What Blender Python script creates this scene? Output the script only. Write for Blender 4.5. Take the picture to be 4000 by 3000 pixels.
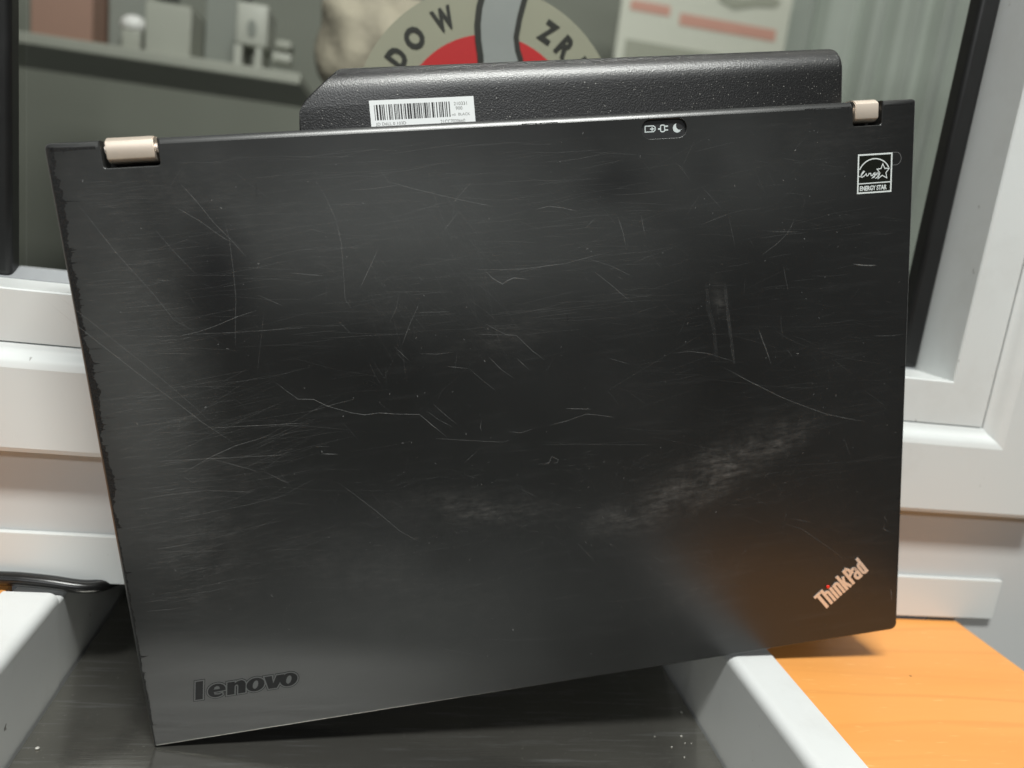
import bpy, bmesh, math, random
from mathutils import Vector, Matrix, noise as mnoise
from mathutils.geometry import tessellate_polygon

for o in list(bpy.data.objects):
    bpy.data.objects.remove(o)
S = bpy.context.scene
C = S.collection
random.seed(7)
PI = math.pi

# ------------------------------------------------------------------ camera
cam_d = bpy.data.cameras.new('camera')
cam = bpy.data.objects.new('camera', cam_d)
C.objects.link(cam)
right = Vector((0.98027353, -0.15474298, 0.12295695))
down = Vector((0.08729945, -0.21913668, -0.9717808))
fwd = Vector((0.17732063, 0.96334507, -0.20130491))
m = Matrix((right, -down, -fwd)).transposed().to_4x4()
cam.matrix_world = m
cam_d.sensor_width = 36
cam_d.lens = 3105.37 / 4000 * 36
cam_d.clip_start = 0.01
cam_d.clip_end = 100
cam_d.dof.use_dof = True
cam_d.dof.focus_distance = 0.315
cam_d.dof.aperture_fstop = 6.6
S.camera = cam

# ------------------------------------------------------------------ light
w = bpy.data.worlds.new('World')
S.world = w
w.use_nodes = True
w.node_tree.nodes['Background'].inputs[0].default_value = (0.93, 0.97, 1.0, 1)
w.node_tree.nodes['Background'].inputs[1].default_value = 0.055

def area(name, loc, target, sx, sy, power, col):
    d = bpy.data.lights.new(name, 'AREA')
    d.shape = 'RECTANGLE'
    d.size = sx
    d.size_y = sy
    d.energy = power
    d.color = col
    o = bpy.data.objects.new(name, d)
    C.objects.link(o)
    o.location = loc
    o.rotation_euler = (Vector(target) - Vector(loc)).to_track_quat('-Z', 'Y').to_euler()
    return o
# ceiling panel over the counter, a little in front of the window, and a second one further back in the room
area('ceiling_lamp', (0.02, -0.38, 1.35), (0.05, 0.30, -0.15), 0.75, 0.20, 37, (0.985, 1.0, 0.96))
area('ceiling_lamp', (-0.35, -2.6, 1.52), (0.05, 0.30, -0.10), 1.7, 0.20, 24, (0.96, 0.985, 1.0))

# added fill light that brightens the things behind the glass
area('back_fill_light', (0.6, 0.95, 1.5), (0.2, 1.6, 0.1), 1.2, 0.3, 2.5, (1.0, 0.97, 0.90))

S.view_settings.view_transform = 'Standard'
S.view_settings.look = 'None'
S.view_settings.exposure = 0.0
S.view_settings.gamma = 1.0
S.render.engine = 'CYCLES'
S.cycles.max_bounces = 8
S.cycles.caustics_reflective = True

# ------------------------------------------------------------------ materials
class NT:
    def __init__(s, name):
        s.m = bpy.data.materials.new(name)
        s.m.use_nodes = True
        s.t = s.m.node_tree
        s.b = s.t.nodes['Principled BSDF']
        s.out = s.t.nodes['Material Output']
    def n(s, typ, **kw):
        q = s.t.nodes.new(typ)
        for k, v in kw.items():
            if k.startswith('i_'):
                q.inputs[k[2:].replace('_', ' ')].default_value = v
            else:
                setattr(q, k, v)
        return q
    def l(s, a, b):
        s.t.links.new(a, b)
    def noise(s, scale, detail=3, rough=.5, vec=None, st=(1, 1, 1), rot=(0, 0, 0), off=(0, 0, 0)):
        if vec is None:
            vec = s.n('ShaderNodeTexCoord').outputs['Object']
        mp = s.n('ShaderNodeMapping')
        mp.inputs['Scale'].default_value = st
        mp.inputs['Rotation'].default_value = rot
        mp.inputs['Location'].default_value = off
        s.l(vec, mp.inputs[0])
        q = s.n('ShaderNodeTexNoise')
        q.inputs['Scale'].default_value = scale
        q.inputs['Detail'].default_value = detail
        q.inputs['Roughness'].default_value = rough
        s.l(mp.outputs[0], q.inputs['Vector'])
        return q.outputs['Fac']
    def rng(s, v, a, b, c=0., d=1.):
        q = s.n('ShaderNodeMapRange')
        s.l(v, q.inputs[0])
        for i, x in enumerate((a, b, c, d)):
            q.inputs[i + 1].default_value = x
        return q.outputs[0]
    def math(s, op, a, b):
        q = s.n('ShaderNodeMath', operation=op)
        for i, x in enumerate((a, b)):
            if isinstance(x, (int, float)):
                q.inputs[i].default_value = x
            else:
                s.l(x, q.inputs[i])
        return q.outputs[0]
    def mix(s, f, a, b):
        q = s.n('ShaderNodeMix', data_type='RGBA')
        if isinstance(f, (int, float)):
            q.inputs[0].default_value = f
        else:
            s.l(f, q.inputs[0])
        for i, x in ((6, a), (7, b)):
            if isinstance(x, tuple):
                q.inputs[i].default_value = (*x, 1)
            else:
                s.l(x, q.inputs[i])
        return q.outputs[2]
    def bump(s, h, strength, dist):
        q = s.n('ShaderNodeBump')
        q.inputs['Strength'].default_value = strength
        q.inputs['Distance'].default_value = dist
        s.l(h, q.inputs['Height'])
        s.l(q.outputs[0], s.b.inputs['Normal'])
        return q

def simple(name, col, rough=.5, metal=0., spec=.5, var=.06, vs=60, bump=0., bs=900, bd=.0002, dirt=0.):
    t = NT(name)
    f = t.noise(vs, 4)
    c0 = tuple(max(0, x * (1 - var)) for x in col)
    c1 = tuple(min(1, x * (1 + var)) for x in col)
    c = t.mix(f, c0, c1)
    if dirt:
        c = t.mix(t.math('MULTIPLY', t.rng(t.noise(310, 2, .5, st=(1, .5, .5)), .735, .80), dirt), c, (.10, .085, .07))
        c = t.mix(t.math('MULTIPLY', t.rng(t.noise(16, 6, .7), .5, .8), dirt * .22), c, (.30, .27, .23))
    t.l(c, t.b.inputs['Base Color'])
    t.l(t.rng(f, 0.2, .8, max(.02, rough - .05), min(1, rough + .05)), t.b.inputs['Roughness'])
    t.b.inputs['Metallic'].default_value = metal
    t.b.inputs['Specular IOR Level'].default_value = spec
    if bump:
        t.bump(t.noise(bs, 2), bump, bd)
    return t.m

def mat_lid():
    t = NT('worn_black_lid')
    co = t.n('ShaderNodeTexCoord').outputs['Object']
    big = t.noise(11, 4, .55, co)
    fine = t.noise(240, 4, .6, co, st=(.12, 1, 1))            # sideways rubbing
    speck = t.noise(2600, 2, .5, co)
    col = t.mix(t.rng(big, .3, .75), (.0105, .0107, .0105), (.0160, .0166, .0164))
    # scuffed hazy areas, each an ellipse with ragged noise: x, y, rx, ry, angle, strength
    tot = None
    for (x, y, rx, ry, a, st) in ((.2435, .088, .046, .012, 24, 1.0), (.275, .099, .020, .008, 20, .7), (.205, .074, .02, .008, 10, .8),
                                  (.140, .086, .040, .009, -8, .55), (.10, .062, .06, .014, -25, .30), (.249, .163, .004, .012, 10, .35),
                                  (.160, .158, .03, .008, 15, .25), (.055, .215, .07, .02, -25, .28), (.02, .17, .025, .075, 0, .42),
                                  (.03, .09, .028, .05, 0, .36), (.300, .225, .05, .012, 10, .15), (.09, .19, .05, .012, -35, .22),
                                  (.115, .045, .05, .012, 0, .2), (.236, .035, .03, .006, 20, .22)):
        mp = t.n('ShaderNodeMapping', vector_type='TEXTURE')
        mp.inputs['Location'].default_value = (x, y, 0)
        mp.inputs['Rotation'].default_value = (0, 0, math.radians(a))
        mp.inputs['Scale'].default_value = (rx, ry, 1)
        t.l(co, mp.inputs[0])
        ln = t.n('ShaderNodeVectorMath', operation='LENGTH')
        t.l(mp.outputs[0], ln.inputs[0])
        v = t.rng(ln.outputs['Value'], .1, 1.25, st, 0)
        tot = v if tot is None else t.math('MAXIMUM', tot, v)
    rag = t.math('MULTIPLY', t.rng(t.noise(520, 8, .8, co, st=(.22, 1, 1), rot=(0, 0, -.42)), .40, .74), t.rng(t.noise(75, 5, .7, co, off=(2, 7, 0)), .35, .62))
    scuff = t.math('MULTIPLY', tot, rag)
    col = t.mix(t.math('MULTIPLY', scuff, .75), col, (.19, .18, .168))
    col = t.mix(t.math('MULTIPLY', t.rng(fine, .55, .8), .10), col, (.09, .09, .09))
    # broad grey bloom: room reflections painted top and bottom, rubbed coating at the left
    haze = None
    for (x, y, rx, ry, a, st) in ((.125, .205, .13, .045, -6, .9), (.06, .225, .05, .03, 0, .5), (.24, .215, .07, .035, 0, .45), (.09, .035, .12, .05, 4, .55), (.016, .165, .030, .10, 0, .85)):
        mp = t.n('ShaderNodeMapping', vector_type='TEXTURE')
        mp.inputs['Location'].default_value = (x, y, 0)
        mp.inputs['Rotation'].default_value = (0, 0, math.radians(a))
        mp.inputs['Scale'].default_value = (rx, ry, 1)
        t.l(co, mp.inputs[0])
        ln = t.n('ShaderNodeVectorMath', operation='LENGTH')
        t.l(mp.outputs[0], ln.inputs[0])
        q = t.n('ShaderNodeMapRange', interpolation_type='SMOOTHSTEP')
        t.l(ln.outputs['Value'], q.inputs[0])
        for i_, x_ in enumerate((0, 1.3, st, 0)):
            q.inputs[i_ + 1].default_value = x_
        haze = q.outputs[0] if haze is None else t.math('MAXIMUM', haze, q.outputs[0])
    col = t.mix(t.math('MULTIPLY', haze, t.rng(big, .25, .75, .6, 1.0)), col, (.066, .069, .068))
    # sleek darker smears
    dk = None
    for (x, y, rx, ry, a, st) in ((.052, .190, .013, .024, 0, .9), (.204, .213, .016, .009, 10, .55), (.245, .215, .012, .01, 0, .3)):
        mp = t.n('ShaderNodeMapping', vector_type='TEXTURE')
        mp.inputs['Location'].default_value = (x, y, 0)
        mp.inputs['Rotation'].default_value = (0, 0, math.radians(a))
        mp.inputs['Scale'].default_value = (rx, ry, 1)
        t.l(co, mp.inputs[0])
        ln = t.n('ShaderNodeVectorMath', operation='LENGTH')
        t.l(mp.outputs[0], ln.inputs[0])
        v = t.rng(ln.outputs['Value'], .2, 1.2, st, 0)
        dk = v if dk is None else t.math('MAXIMUM', dk, v)
    col = t.mix(t.math('MULTIPLY', dk, .7), col, (.003, .003, .004))
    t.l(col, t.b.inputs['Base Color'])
    r = t.math('ADD', t.rng(big, .3, .7, .27, .335), t.math('MULTIPLY', scuff, .14))
    t.l(r, t.b.inputs['Roughness'])
    t.b.inputs['Specular IOR Level'].default_value = .62
    h = t.math('ADD', t.math('MULTIPLY', speck, .5), t.math('MULTIPLY', fine, .6))
    t.bump(h, .12, .00010)
    return t.m

def mat_battery():
    t = NT('pebbled_black_plastic')
    v = t.n('ShaderNodeTexVoronoi')
    v.inputs['Scale'].default_value = 1700
    t.l(t.n('ShaderNodeTexCoord').outputs['Object'], v.inputs['Vector'])
    n = t.noise(2400, 3, .6)
    h = t.math('ADD', v.outputs['Distance'], n)
    t.bump(h, .32, .00018)
    sp = t.noise(1400, 1, .4, off=(3, 1, 2))
    t.l(t.mix(t.rng(sp, .70, .80), (.004, .004, .004), (.34, .33, .30)), t.b.inputs['Base Color'])
    t.b.inputs['Roughness'].default_value = .39
    t.b.inputs['Specular IOR Level'].default_value = 1.0
    return t.m

def mat_wood():
    t = NT('orange_beech_laminate')
    co = t.n('ShaderNodeTexCoord').outputs['Object']
    a = t.noise(26, 5, .55, co, st=(.10, 1, 1))
    b = t.noise(190, 5, .6, co, st=(.05, 1, 1))
    fl = t.noise(650, 2, .5, co, st=(.12, 1, 1), off=(5, 2, 0))
    wv = t.n('ShaderNodeTexWave', bands_direction='Y')
    wv.inputs['Scale'].default_value = 15
    wv.inputs['Distortion'].default_value = 5.5
    wv.inputs['Detail'].default_value = 3
    wv.inputs['Detail Scale'].default_value = 1.2
    mp = t.n('ShaderNodeMapping')
    mp.inputs['Scale'].default_value = (.16, 1, 1)
    t.l(co, mp.inputs[0])
    t.l(mp.outputs[0], wv.inputs[0])
    c = t.mix(t.rng(a, .3, .7), (.76, .32, .078), (.83, .38, .105))
    line = t.math('MULTIPLY', t.rng(wv.outputs['Fac'], .93, 1.0), t.rng(a, .35, .6))
    c = t.mix(t.math('MULTIPLY', line, .35), c, (.62, .215, .045))
    c = t.mix(t.math('MULTIPLY', t.rng(b, .35, .75), .30), c, (.72, .30, .08))
    c = t.mix(t.math('MULTIPLY', t.rng(fl, .66, .74), .30), c, (.98, .62, .28))
    t.l(c, t.b.inputs['Base Color'])
    t.b.inputs['Roughness'].default_value = .38
    t.bump(b, .12, .0002)
    return t.m

def mat_steel():
    t = NT('scratched_steel')
    co = t.n('ShaderNodeTexCoord').outputs['Object']
    a = t.noise(14, 5, .6, co, st=(.4, 1, 1))
    b = t.noise(420, 4, .7, co, st=(.06, 1, 1), rot=(0, 0, .25))
    c_ = t.noise(300, 3, .6, co, st=(.05, 1, 1), rot=(0, 0, -.5))
    k = t.noise(700, 1, .5, co, off=(1, 4, 2))
    c = t.mix(t.rng(a, .3, .7), (.31, .30, .27), (.40, .39, .355))
    c = t.mix(t.math('MULTIPLY', t.rng(b, .55, .8), .8), c, (.75, .76, .76))
    c = t.mix(t.math('MULTIPLY', t.rng(k, .72, .76), .6), c, (.7, .68, .62))
    t.l(c, t.b.inputs['Base Color'])
    t.b.inputs['Metallic'].default_value = .9
    t.l(t.rng(t.math('ADD', a, c_), .7, 1.3, .10, .20), t.b.inputs['Roughness'])
    t.bump(t.math('ADD', b, c_), .18, .0002)
    return t.m

def mat_glass():
    t = NT('window_glass')
    tr = t.n('ShaderNodeBsdfTransparent')
    tr.inputs[0].default_value = (.985, .99, .98, 1)
    gl = t.n('ShaderNodeBsdfGlossy')
    gl.inputs['Roughness'].default_value = .02
    fr = t.n('ShaderNodeFresnel')
    fr.inputs[0].default_value = 1.5
    mx = t.n('ShaderNodeMixShader')
    geo = t.n('ShaderNodeNewGeometry')
    front = t.math('SUBTRACT', 1.0, geo.outputs['Backfacing'])
    t.l(t.math('MULTIPLY', t.math('MULTIPLY', fr.outputs[0], 1.5), front), mx.inputs[0])
    t.l(tr.outputs[0], mx.inputs[1])
    t.l(gl.outputs[0], mx.inputs[2])
    t.l(mx.outputs[0], t.out.inputs[0])
    return t.m

def mat_mark(name, col):
    """fine scratches: a thin film whose cover comes from the point attribute 'cover'"""
    t = NT(name)
    a = t.n('ShaderNodeAttribute', attribute_name='cover')
    tr = t.n('ShaderNodeBsdfTransparent')
    mx = t.n('ShaderNodeMixShader')
    t.b.inputs['Base Color'].default_value = (*col, 1)
    t.b.inputs['Roughness'].default_value = .55
    n = t.noise(900, 2)
    f = t.math('MULTIPLY', a.outputs['Fac'], t.rng(n, .25, .6, .35, 1.1))
    t.l(f, mx.inputs[0])
    t.l(tr.outputs[0], mx.inputs[1])
    t.l(t.b.outputs[0], mx.inputs[2])
    t.l(mx.outputs[0], t.out.inputs[0])
    return t.m

M = dict(
    lid=mat_lid(), battery=mat_battery(), wood=mat_wood(), steel=mat_steel(), glass=mat_glass(),
    scratch=mat_mark('pale_scratch', (.42, .42, .41)), wear=mat_mark('dark_wear', (.004, .004, .004)),
    base=simple('matte_black_plastic', (.016, .016, .017), .5, bump=.2, bs=1800),
    hole=simple('unlit_black_plastic', (.006, .006, .006), .6),
    hinge=simple('champagne_metal', (.80, .69, .58), .38, .6, var=.03, bump=.05, bs=1500),
    pvc=simple('white_window_plastic', (.60, .618, .61), .34, var=.02, vs=14, dirt=.8),
    board=simple('white_laminate', (.665, .68, .675), .42, var=.02, vs=18, dirt=.9, bump=.08, bs=240, bd=.0003),
    wall=simple('pale_grey_wall', (.50, .505, .50), .7, var=.03, vs=12, bump=.06, bs=160, bd=.0004),
    gasket=simple('black_rubber', (.006, .006, .006), .42),
    greystrip=simple('grey_strip', (.25, .26, .27), .5, var=.15),
    cable=simple('black_glossy_sheath', (.008, .008, .008), .25, bump=.1, bs=500),
    paper=simple('white_sticker_paper', (.80, .82, .82), .45, var=.01),
    ink=simple('black_ink', (.02, .02, .02), .5),
    greyink=simple('faded_grey_ink', (.11, .11, .10), .5),
    silver=simple('silver_print', (.62, .66, .65), .4, var=.08, vs=900),
    icon=simple('pale_grey_print', (.55, .60, .60), .4, var=.06, vs=900),
    foil=simple('black_glossy_foil', (.010, .011, .008), .14, bump=.5, bs=330, bd=.0004),
    film=simple('clear_film_edge', (.13, .13, .13), .25),
    chrome=simple('peach_chrome_letter', (.80, .70, .62), .28, .55, var=.03),
    red=simple('red_enamel', (.72, .03, .012), .3),
    badge=simple('dark_badge', (.006, .0065, .007), .18, spec=.10),
    badgeedge=simple('grey_badge_edge', (.06, .063, .063), .35),
    crumb=simple('pale_grit', (.45, .44, .40), .6, var=.2, vs=800),
    knot=simple('brown_speck', (.16, .06, .02), .6),
    signcream=simple('cream_sign_print', (.29, .285, .215), .55, var=.06, vs=30),
    signred=simple('red_sign_print', (.46, .008, .010), .5, var=.05),
    signgrey=simple('grey_sign_print', (.26, .275, .27), .5, var=.12, vs=30),
    signink=simple('black_sign_print', (.012, .012, .008), .5),
    room=simple('grey_green_wall', (.255, .268, .225), .8, var=.15, vs=1.6),
    shelf=simple('grey_shelf_board', (.36, .37, .32), .6),
    rust=simple('dull_red_card', (.34, .205, .155), .7),
    darkbox=simple('dark_grey_card', (.22, .235, .21), .7),
    palebox=simple('pale_grey_card', (.37, .38, .33), .7, var=.12, vs=12),
    whitebox=simple('off_white_plastic', (.43, .44, .39), .5, var=.1, vs=15),
    bright=simple('polished_white_cup', (.85, .85, .83), .12),
    beige=simple('soft_beige', (.36, .325, .25), .8, var=.55, vs=22, bump=.6, bs=35, bd=.01),
    poster=simple('poster_paper', (.62, .63, .54), .6, var=.05),
    posterred=simple('faded_red_print', (.60, .32, .25), .6),
    posterdark=simple('faded_dark_print', (.34, .35, .28), .6),
    curtain=simple('blue_grey_cloth', (.45, .49, .44), .8, var=.1, vs=8),
)

# ------------------------------------------------------------------ builders
def link(name, me, mat, parent=None):
    o = bpy.data.objects.new(name, me)
    if mat is not None:
        me.materials.append(mat)
    C.objects.link(o)
    if parent is not None:
        o.parent = parent
    return o

def thing(name, label, cat, loc=(0, 0, 0), group=None):
    o = bpy.data.objects.new(name, None)
    o.empty_display_size = .02
    C.objects.link(o)
    o.location = loc
    return tag(o, label, cat, group)

def tag(o, label=None, cat=None, group=None, kind=None):
    for k, v in (('label', label), ('category', cat), ('group', group), ('kind', kind)):
        if v:
            o[k] = v
    return o

def from_bm(name, bm, mat, parent=None, smooth=0):
    me = bpy.data.meshes.new(name)
    bmesh.ops.recalc_face_normals(bm, faces=bm.faces)
    bm.to_mesh(me)
    bm.free()
    if smooth:
        for p in me.polygons:
            p.use_smooth = True
        me.set_sharp_from_angle(angle=math.radians(smooth))
        for p in me.polygons:
            if p.area > .0025:
                p.use_smooth = False
    return link(name, me, mat, parent)

def box(name, x0, x1, y0, y1, z0, z1, mat, parent=None, bev=0., seg=3):
    bm = bmesh.new()
    bmesh.ops.create_cube(bm, size=1)
    for v in bm.verts:
        v.co = Vector(((x0, x1)[v.co.x > 0], (y0, y1)[v.co.y > 0], (z0, z1)[v.co.z > 0]))
    if bev:
        bmesh.ops.bevel(bm, geom=bm.edges[:], offset=bev, segments=seg, profile=.5, affect='EDGES')
    return from_bm(name, bm, mat, parent, 40 if bev else 0)

def ring_offset(pts, rs):
    n = len(pts)
    out = []
    for i in range(n):
        p, q, s = Vector(pts[i - 1]), Vector(pts[i]), Vector(pts[(i + 1) % n])
        a = (q - p).normalized()
        b = (s - q).normalized()
        na, nb = Vector((-a.y, a.x)), Vector((-b.y, b.x))      # left side = inwards for a CCW outline
        mi = na + nb
        l = mi.length
        mi = mi / l if l > 1e-6 else na
        k = rs[i] / max(.35, mi.dot(na))
        out.append(q + mi * k)
    return out

def solid(name, loops, ztop, zbot, mat, parent=None, rad=0., seg=4, k=1e-3, smooth=35, backrad=True):
    """extruded outline with rounded front rim. loops: [(pts, radii)] first one outer CCW, holes CW; numbers in mm"""
    bm = bmesh.new()
    top, bot = [], []
    for li, lp in enumerate(loops):
        pts, rs = lp if isinstance(lp, tuple) else (lp, None)
        rs = rs or [rad] * len(pts)
        # make orientation right
        ar = sum(pts[i - 1][0] * pts[i][1] - pts[i][0] * pts[i - 1][1] for i in range(len(pts)))
        if (ar > 0) != (li == 0):
            pts = pts[::-1]
            rs = rs[::-1]
        rings = []
        mr = max(rs)
        if mr > 0:
            for j in range(seg + 1):
                th = PI / 2 * (1 - j / seg)
                po = ring_offset(pts, [r * (1 - math.cos(th)) for r in rs])
                if mr > 2.0:                                   # the long hinge-side edge is a flat slope rather than a quarter round
                    c_ = [r if r > 2.0 else 0 for r in rs]
                    s_ = j / seg
                    pc = ring_offset(pts, [r * (1 - s_) * .75 + r * (1 - math.cos(th)) * .25 if q_ else r * (1 - math.cos(th)) for r, q_ in zip(rs, c_)])
                    rings.append([bm.verts.new((p.x * k, p.y * k, (ztop - (r * (.5 * s_ * .75 + (1 - math.sin(th)) * .25) if q_ else r * (1 - math.sin(th)))) * k)) for p, r, q_ in zip(pc, rs, c_)])
                    continue
                rings.append([bm.verts.new((p.x * k, p.y * k, (ztop - r * (1 - math.sin(th))) * k)) for p, r in zip(po, rs)])
        else:
            rings.append([bm.verts.new((p[0] * k, p[1] * k, ztop * k)) for p in pts])
        rings.append([bm.verts.new((p[0] * k, p[1] * k, zbot * k)) for p in pts])
        for A, B in zip(rings, rings[1:]):
            for i in range(len(A)):
                f = bm.faces.new((A[i - 1], A[i], B[i], B[i - 1]))
                f.smooth = bool(smooth)
        top.append(rings[0])
        bot.append(rings[-1])
    for grp in (top, bot):
        vs = [v for r in grp for v in r]
        if len(grp) == 1:
            bm.faces.new(grp[0])
        else:
            for tri in tessellate_polygon([[v.co for v in r] for r in grp]):
                try:
                    bm.faces.new([vs[i] for i in tri])
                except ValueError:
                    pass
    bmesh.ops.recalc_face_normals(bm, faces=bm.faces)
    me = bpy.data.meshes.new(name)
    bm.to_mesh(me)
    bm.free()
    if smooth:
        fl = [p.use_smooth for p in me.polygons]
        me.set_sharp_from_angle(angle=math.radians(smooth))
        me.polygons.foreach_set('use_smooth', fl)
    return link(name, me, mat, parent)

def rrect(x0, x1, y0, y1, r, n=6):
    out = []
    for cx, cy, a in ((x1 - r, y0 + r, -90), (x1 - r, y1 - r, 0), (x0 + r, y1 - r, 90), (x0 + r, y0 + r, 180)):
        for i in range(n + 1):
            t = math.radians(a + 90 * i / n)
            out.append((cx + r * math.cos(t), cy + r * math.sin(t)))
    return out

def ellipse(cx, cy, rx, ry, n=28, shear=0., a0=0):
    return [(cx + rx * math.cos(t) + shear * ry * math.sin(t), cy + ry * math.sin(t)) for t in (2 * PI * i / n + a0 for i in range(n))]

def strokes(name, lines, mat, parent=None, z=0., h=.06, k=1e-3, step=.006, T=None):
    """drawn lines as flat mitred ribs standing h above z. lines: (pts, width, closed). Each one a hair higher than the last."""
    bm = bmesh.new()
    for li, (pts, wd, closed) in enumerate(lines):
        n = len(pts)
        L, R = [], []
        for i in range(n):
            q = Vector(pts[i])
            a = (q - Vector(pts[i - 1])).normalized() if (i or closed) else None
            b = (Vector(pts[(i + 1) % n]) - q).normalized() if (i < n - 1 or closed) else None
            a = a or b
            b = b or a
            mi = Vector((-a.y - b.y, a.x + b.x))
            mi = mi.normalized() if mi.length > .2 else Vector((-a.y, a.x))
            kk = wd / 2 / max(.45, mi.dot(Vector((-a.y, a.x))))
            L.append(q + mi * kk)
            R.append(q - mi * kk)
        zt = z + h + step * li
        V = [[bm.verts.new((p.x * k, p.y * k, zz * k)) for p in side] for side, zz in ((L, zt), (R, zt), (R, z), (L, z))]
        for i in range(n if closed else n - 1):
            j = (i + 1) % n
            for c in range(4 if False else 3 + 1):
                d = (c + 1) % 4
                bm.faces.new((V[c][i], V[c][j], V[d][j], V[d][i]))
        if not closed:
            for i in (0, n - 1):
                bm.faces.new([V[c][i] for c in range(4)])
    if T is not None:
        bm.transform(T)
    return from_bm(name, bm, mat, parent)

def text(name, s, mat, parent, x, y, width, height, z=0., thick=.03, k=1e-3, bold=0., rot=0., align_center=False, shear=0.):
    cu = bpy.data.curves.new(name, 'FONT')
    cu.body = s
    cu.extrude = .5
    cu.offset = bold
    cu.shear = shear
    cu.resolution_u = 3
    tmp = bpy.data.objects.new(name, cu)
    C.objects.link(tmp)
    dg = bpy.context.evaluated_depsgraph_get()
    me = bpy.data.meshes.new_from_object(tmp.evaluated_get(dg))
    bpy.data.objects.remove(tmp)
    bpy.data.curves.remove(cu)
    me.name = name
    xs = [v.co.x for v in me.vertices]
    ys = [v.co.y for v in me.vertices]
    sx = width / (max(xs) - min(xs))
    sy = height / (max(ys) - min(ys))
    x0, y0 = min(xs), min(ys)
    cr, sr = math.cos(rot), math.sin(rot)
    for v in me.vertices:
        a, b = (v.co.x - x0) * sx, (v.co.y - y0) * sy
        if align_center:
            a -= width / 2
            b -= height / 2
        v.co = Vector(((x + a * cr - b * sr) * k, (y + a * sr + b * cr) * k, (z + (v.co.z + .5) * thick) * k))
    me.materials.clear()
    return link(name, me, mat, parent)

def ribbons(name, lines, mat, parent, z=.02, k=1e-3):
    """thin fading film strips; lines: (pts, width mm, cover)"""
    me = bpy.data.meshes.new(name)
    V, F, A = [], [], []
    for li, (pts, wd, al) in enumerate(lines):
        # resample so that it wobbles a little
        P = []
        for i in range(len(pts) - 1):
            a, b = Vector(pts[i]), Vector(pts[i + 1])
            ns = max(1, int((b - a).length / 2.5))
            for j in range(ns):
                P.append(a.lerp(b, j / ns))
        P.append(Vector(pts[-1]))
        n = len(P)
        s0 = len(V)
        zz = z + .0004 * (li % 40)
        for i, p in enumerate(P):
            d = (P[min(n - 1, i + 1)] - P[max(0, i - 1)])
            d = d.normalized() if d.length > 0 else Vector((1, 0))
            nn = Vector((-d.y, d.x))
            t = i / (n - 1)
            e = min(1., min(t, 1 - t) * 6 + .25)
            q = p + nn * random.uniform(-.05, .05)
            ww = wd * .5 * (.55 + .45 * e) * random.uniform(.75, 1.25)
            for sgn in (1, -1):
                c = q + nn * ww * sgn
                V.append((c.x * k, c.y * k, zz * k))
                A.append(al * e * random.uniform(.6, 1.1))
        for i in range(n - 1):
            b = s0 + 2 * i
            F.append((b, b + 2, b + 3, b + 1))
    me.from_pydata(V, [], F)
    at = me.attributes.new('cover', 'FLOAT', 'POINT')
    at.data.foreach_set('value', A)
    return link(name, me, mat, parent)

# ------------------------------------------------------------------ the laptop
U = Vector((0.98207554, 0.01248499, 0.1880738)).normalized()
V_ = Vector((-0.18830922, 0.02157159, 0.98187286))
V_ = (V_ - U * V_.dot(U)).normalized()
W_ = U.cross(V_)                                              # out of the lid, towards the viewer
laptop = thing('laptop', 'closed black laptop standing on its front edge, tilted, its scratched lid facing out', 'laptop')
mw = Matrix((U, V_, W_)).transposed().to_4x4()
mw.translation = Vector((-0.07355431, 0.30538232, -0.22950474))
laptop.matrix_world = mw

def arc_corner(cx, cy, r, a0, a1, n=4):
    return [(cx + r * math.cos(math.radians(a0 + (a1 - a0) * i / n)), cy + r * math.sin(math.radians(a0 + (a1 - a0) * i / n))) for i in range(n + 1)]

T, RW = 239.5, 335.5
out = []
rad = []
def add(pts, r):
    for p in pts:
        out.append(p)
        rad.append(r)
add(arc_corner(1.2, 1.2, 1.2, 180, 270), 1.1)
add(arc_corner(RW - 3, 3, 3, 270, 360, 5), .9)
add(arc_corner(RW - 1.5, T - 1.5, 1.5, 0, 90), 1.5)
def notch(a, b, bottom, r):
    add([(b, T)], .5)
    add([(b, bottom + r)][:1], .35)
    add(arc_corner(b - r, bottom + r, r, 0, -90)[1:], .35)
    add(arc_corner(a + r, bottom + r, r, 270, 180), .35)
    add([(a, T)], .5)
add([(320.6, T)], 2.3)
notch(307.2, 319.9, 229.9, 1.0)
add([(306.5, T)], 2.3)
add([(38.6, T)], 2.3)
notch(18.6, 37.8, 229.9, 1.0)
add([(17.9, T)], 2.2)
add(arc_corner(2.2, T - 2.2, 2.2, 90, 180), 1.5)
# drop duplicates
cl, rl = [], []
for p, r in zip(out, rad):
    if not cl or (Vector(p) - Vector(cl[-1])).length > .05:
        cl.append(p)
        rl.append(r)
pill = rrect(217.4, 235.9, 229.4, 236.7, 3.6, 7)
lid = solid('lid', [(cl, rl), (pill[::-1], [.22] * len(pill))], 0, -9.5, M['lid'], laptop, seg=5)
# lower shell, screen gap and the dark floor of the hinge notches
base = solid('base', [(rrect(.6, RW - .6, .8, T - 1.2, 3), None)], -10.1, -31.5, M['base'], laptop, rad=1.2)
solid('screen_gap', [(rrect(1.6, RW - 1.6, 1.6, T - 2.2, 2), None)], -9.3, -10.3, M['hole'], laptop)
for bx in (40, 290):
    solid('rubber_foot', [(ellipse(bx, 14, 6, 6), None)], -31.4, -33.0, M['gasket'], base)

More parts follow.
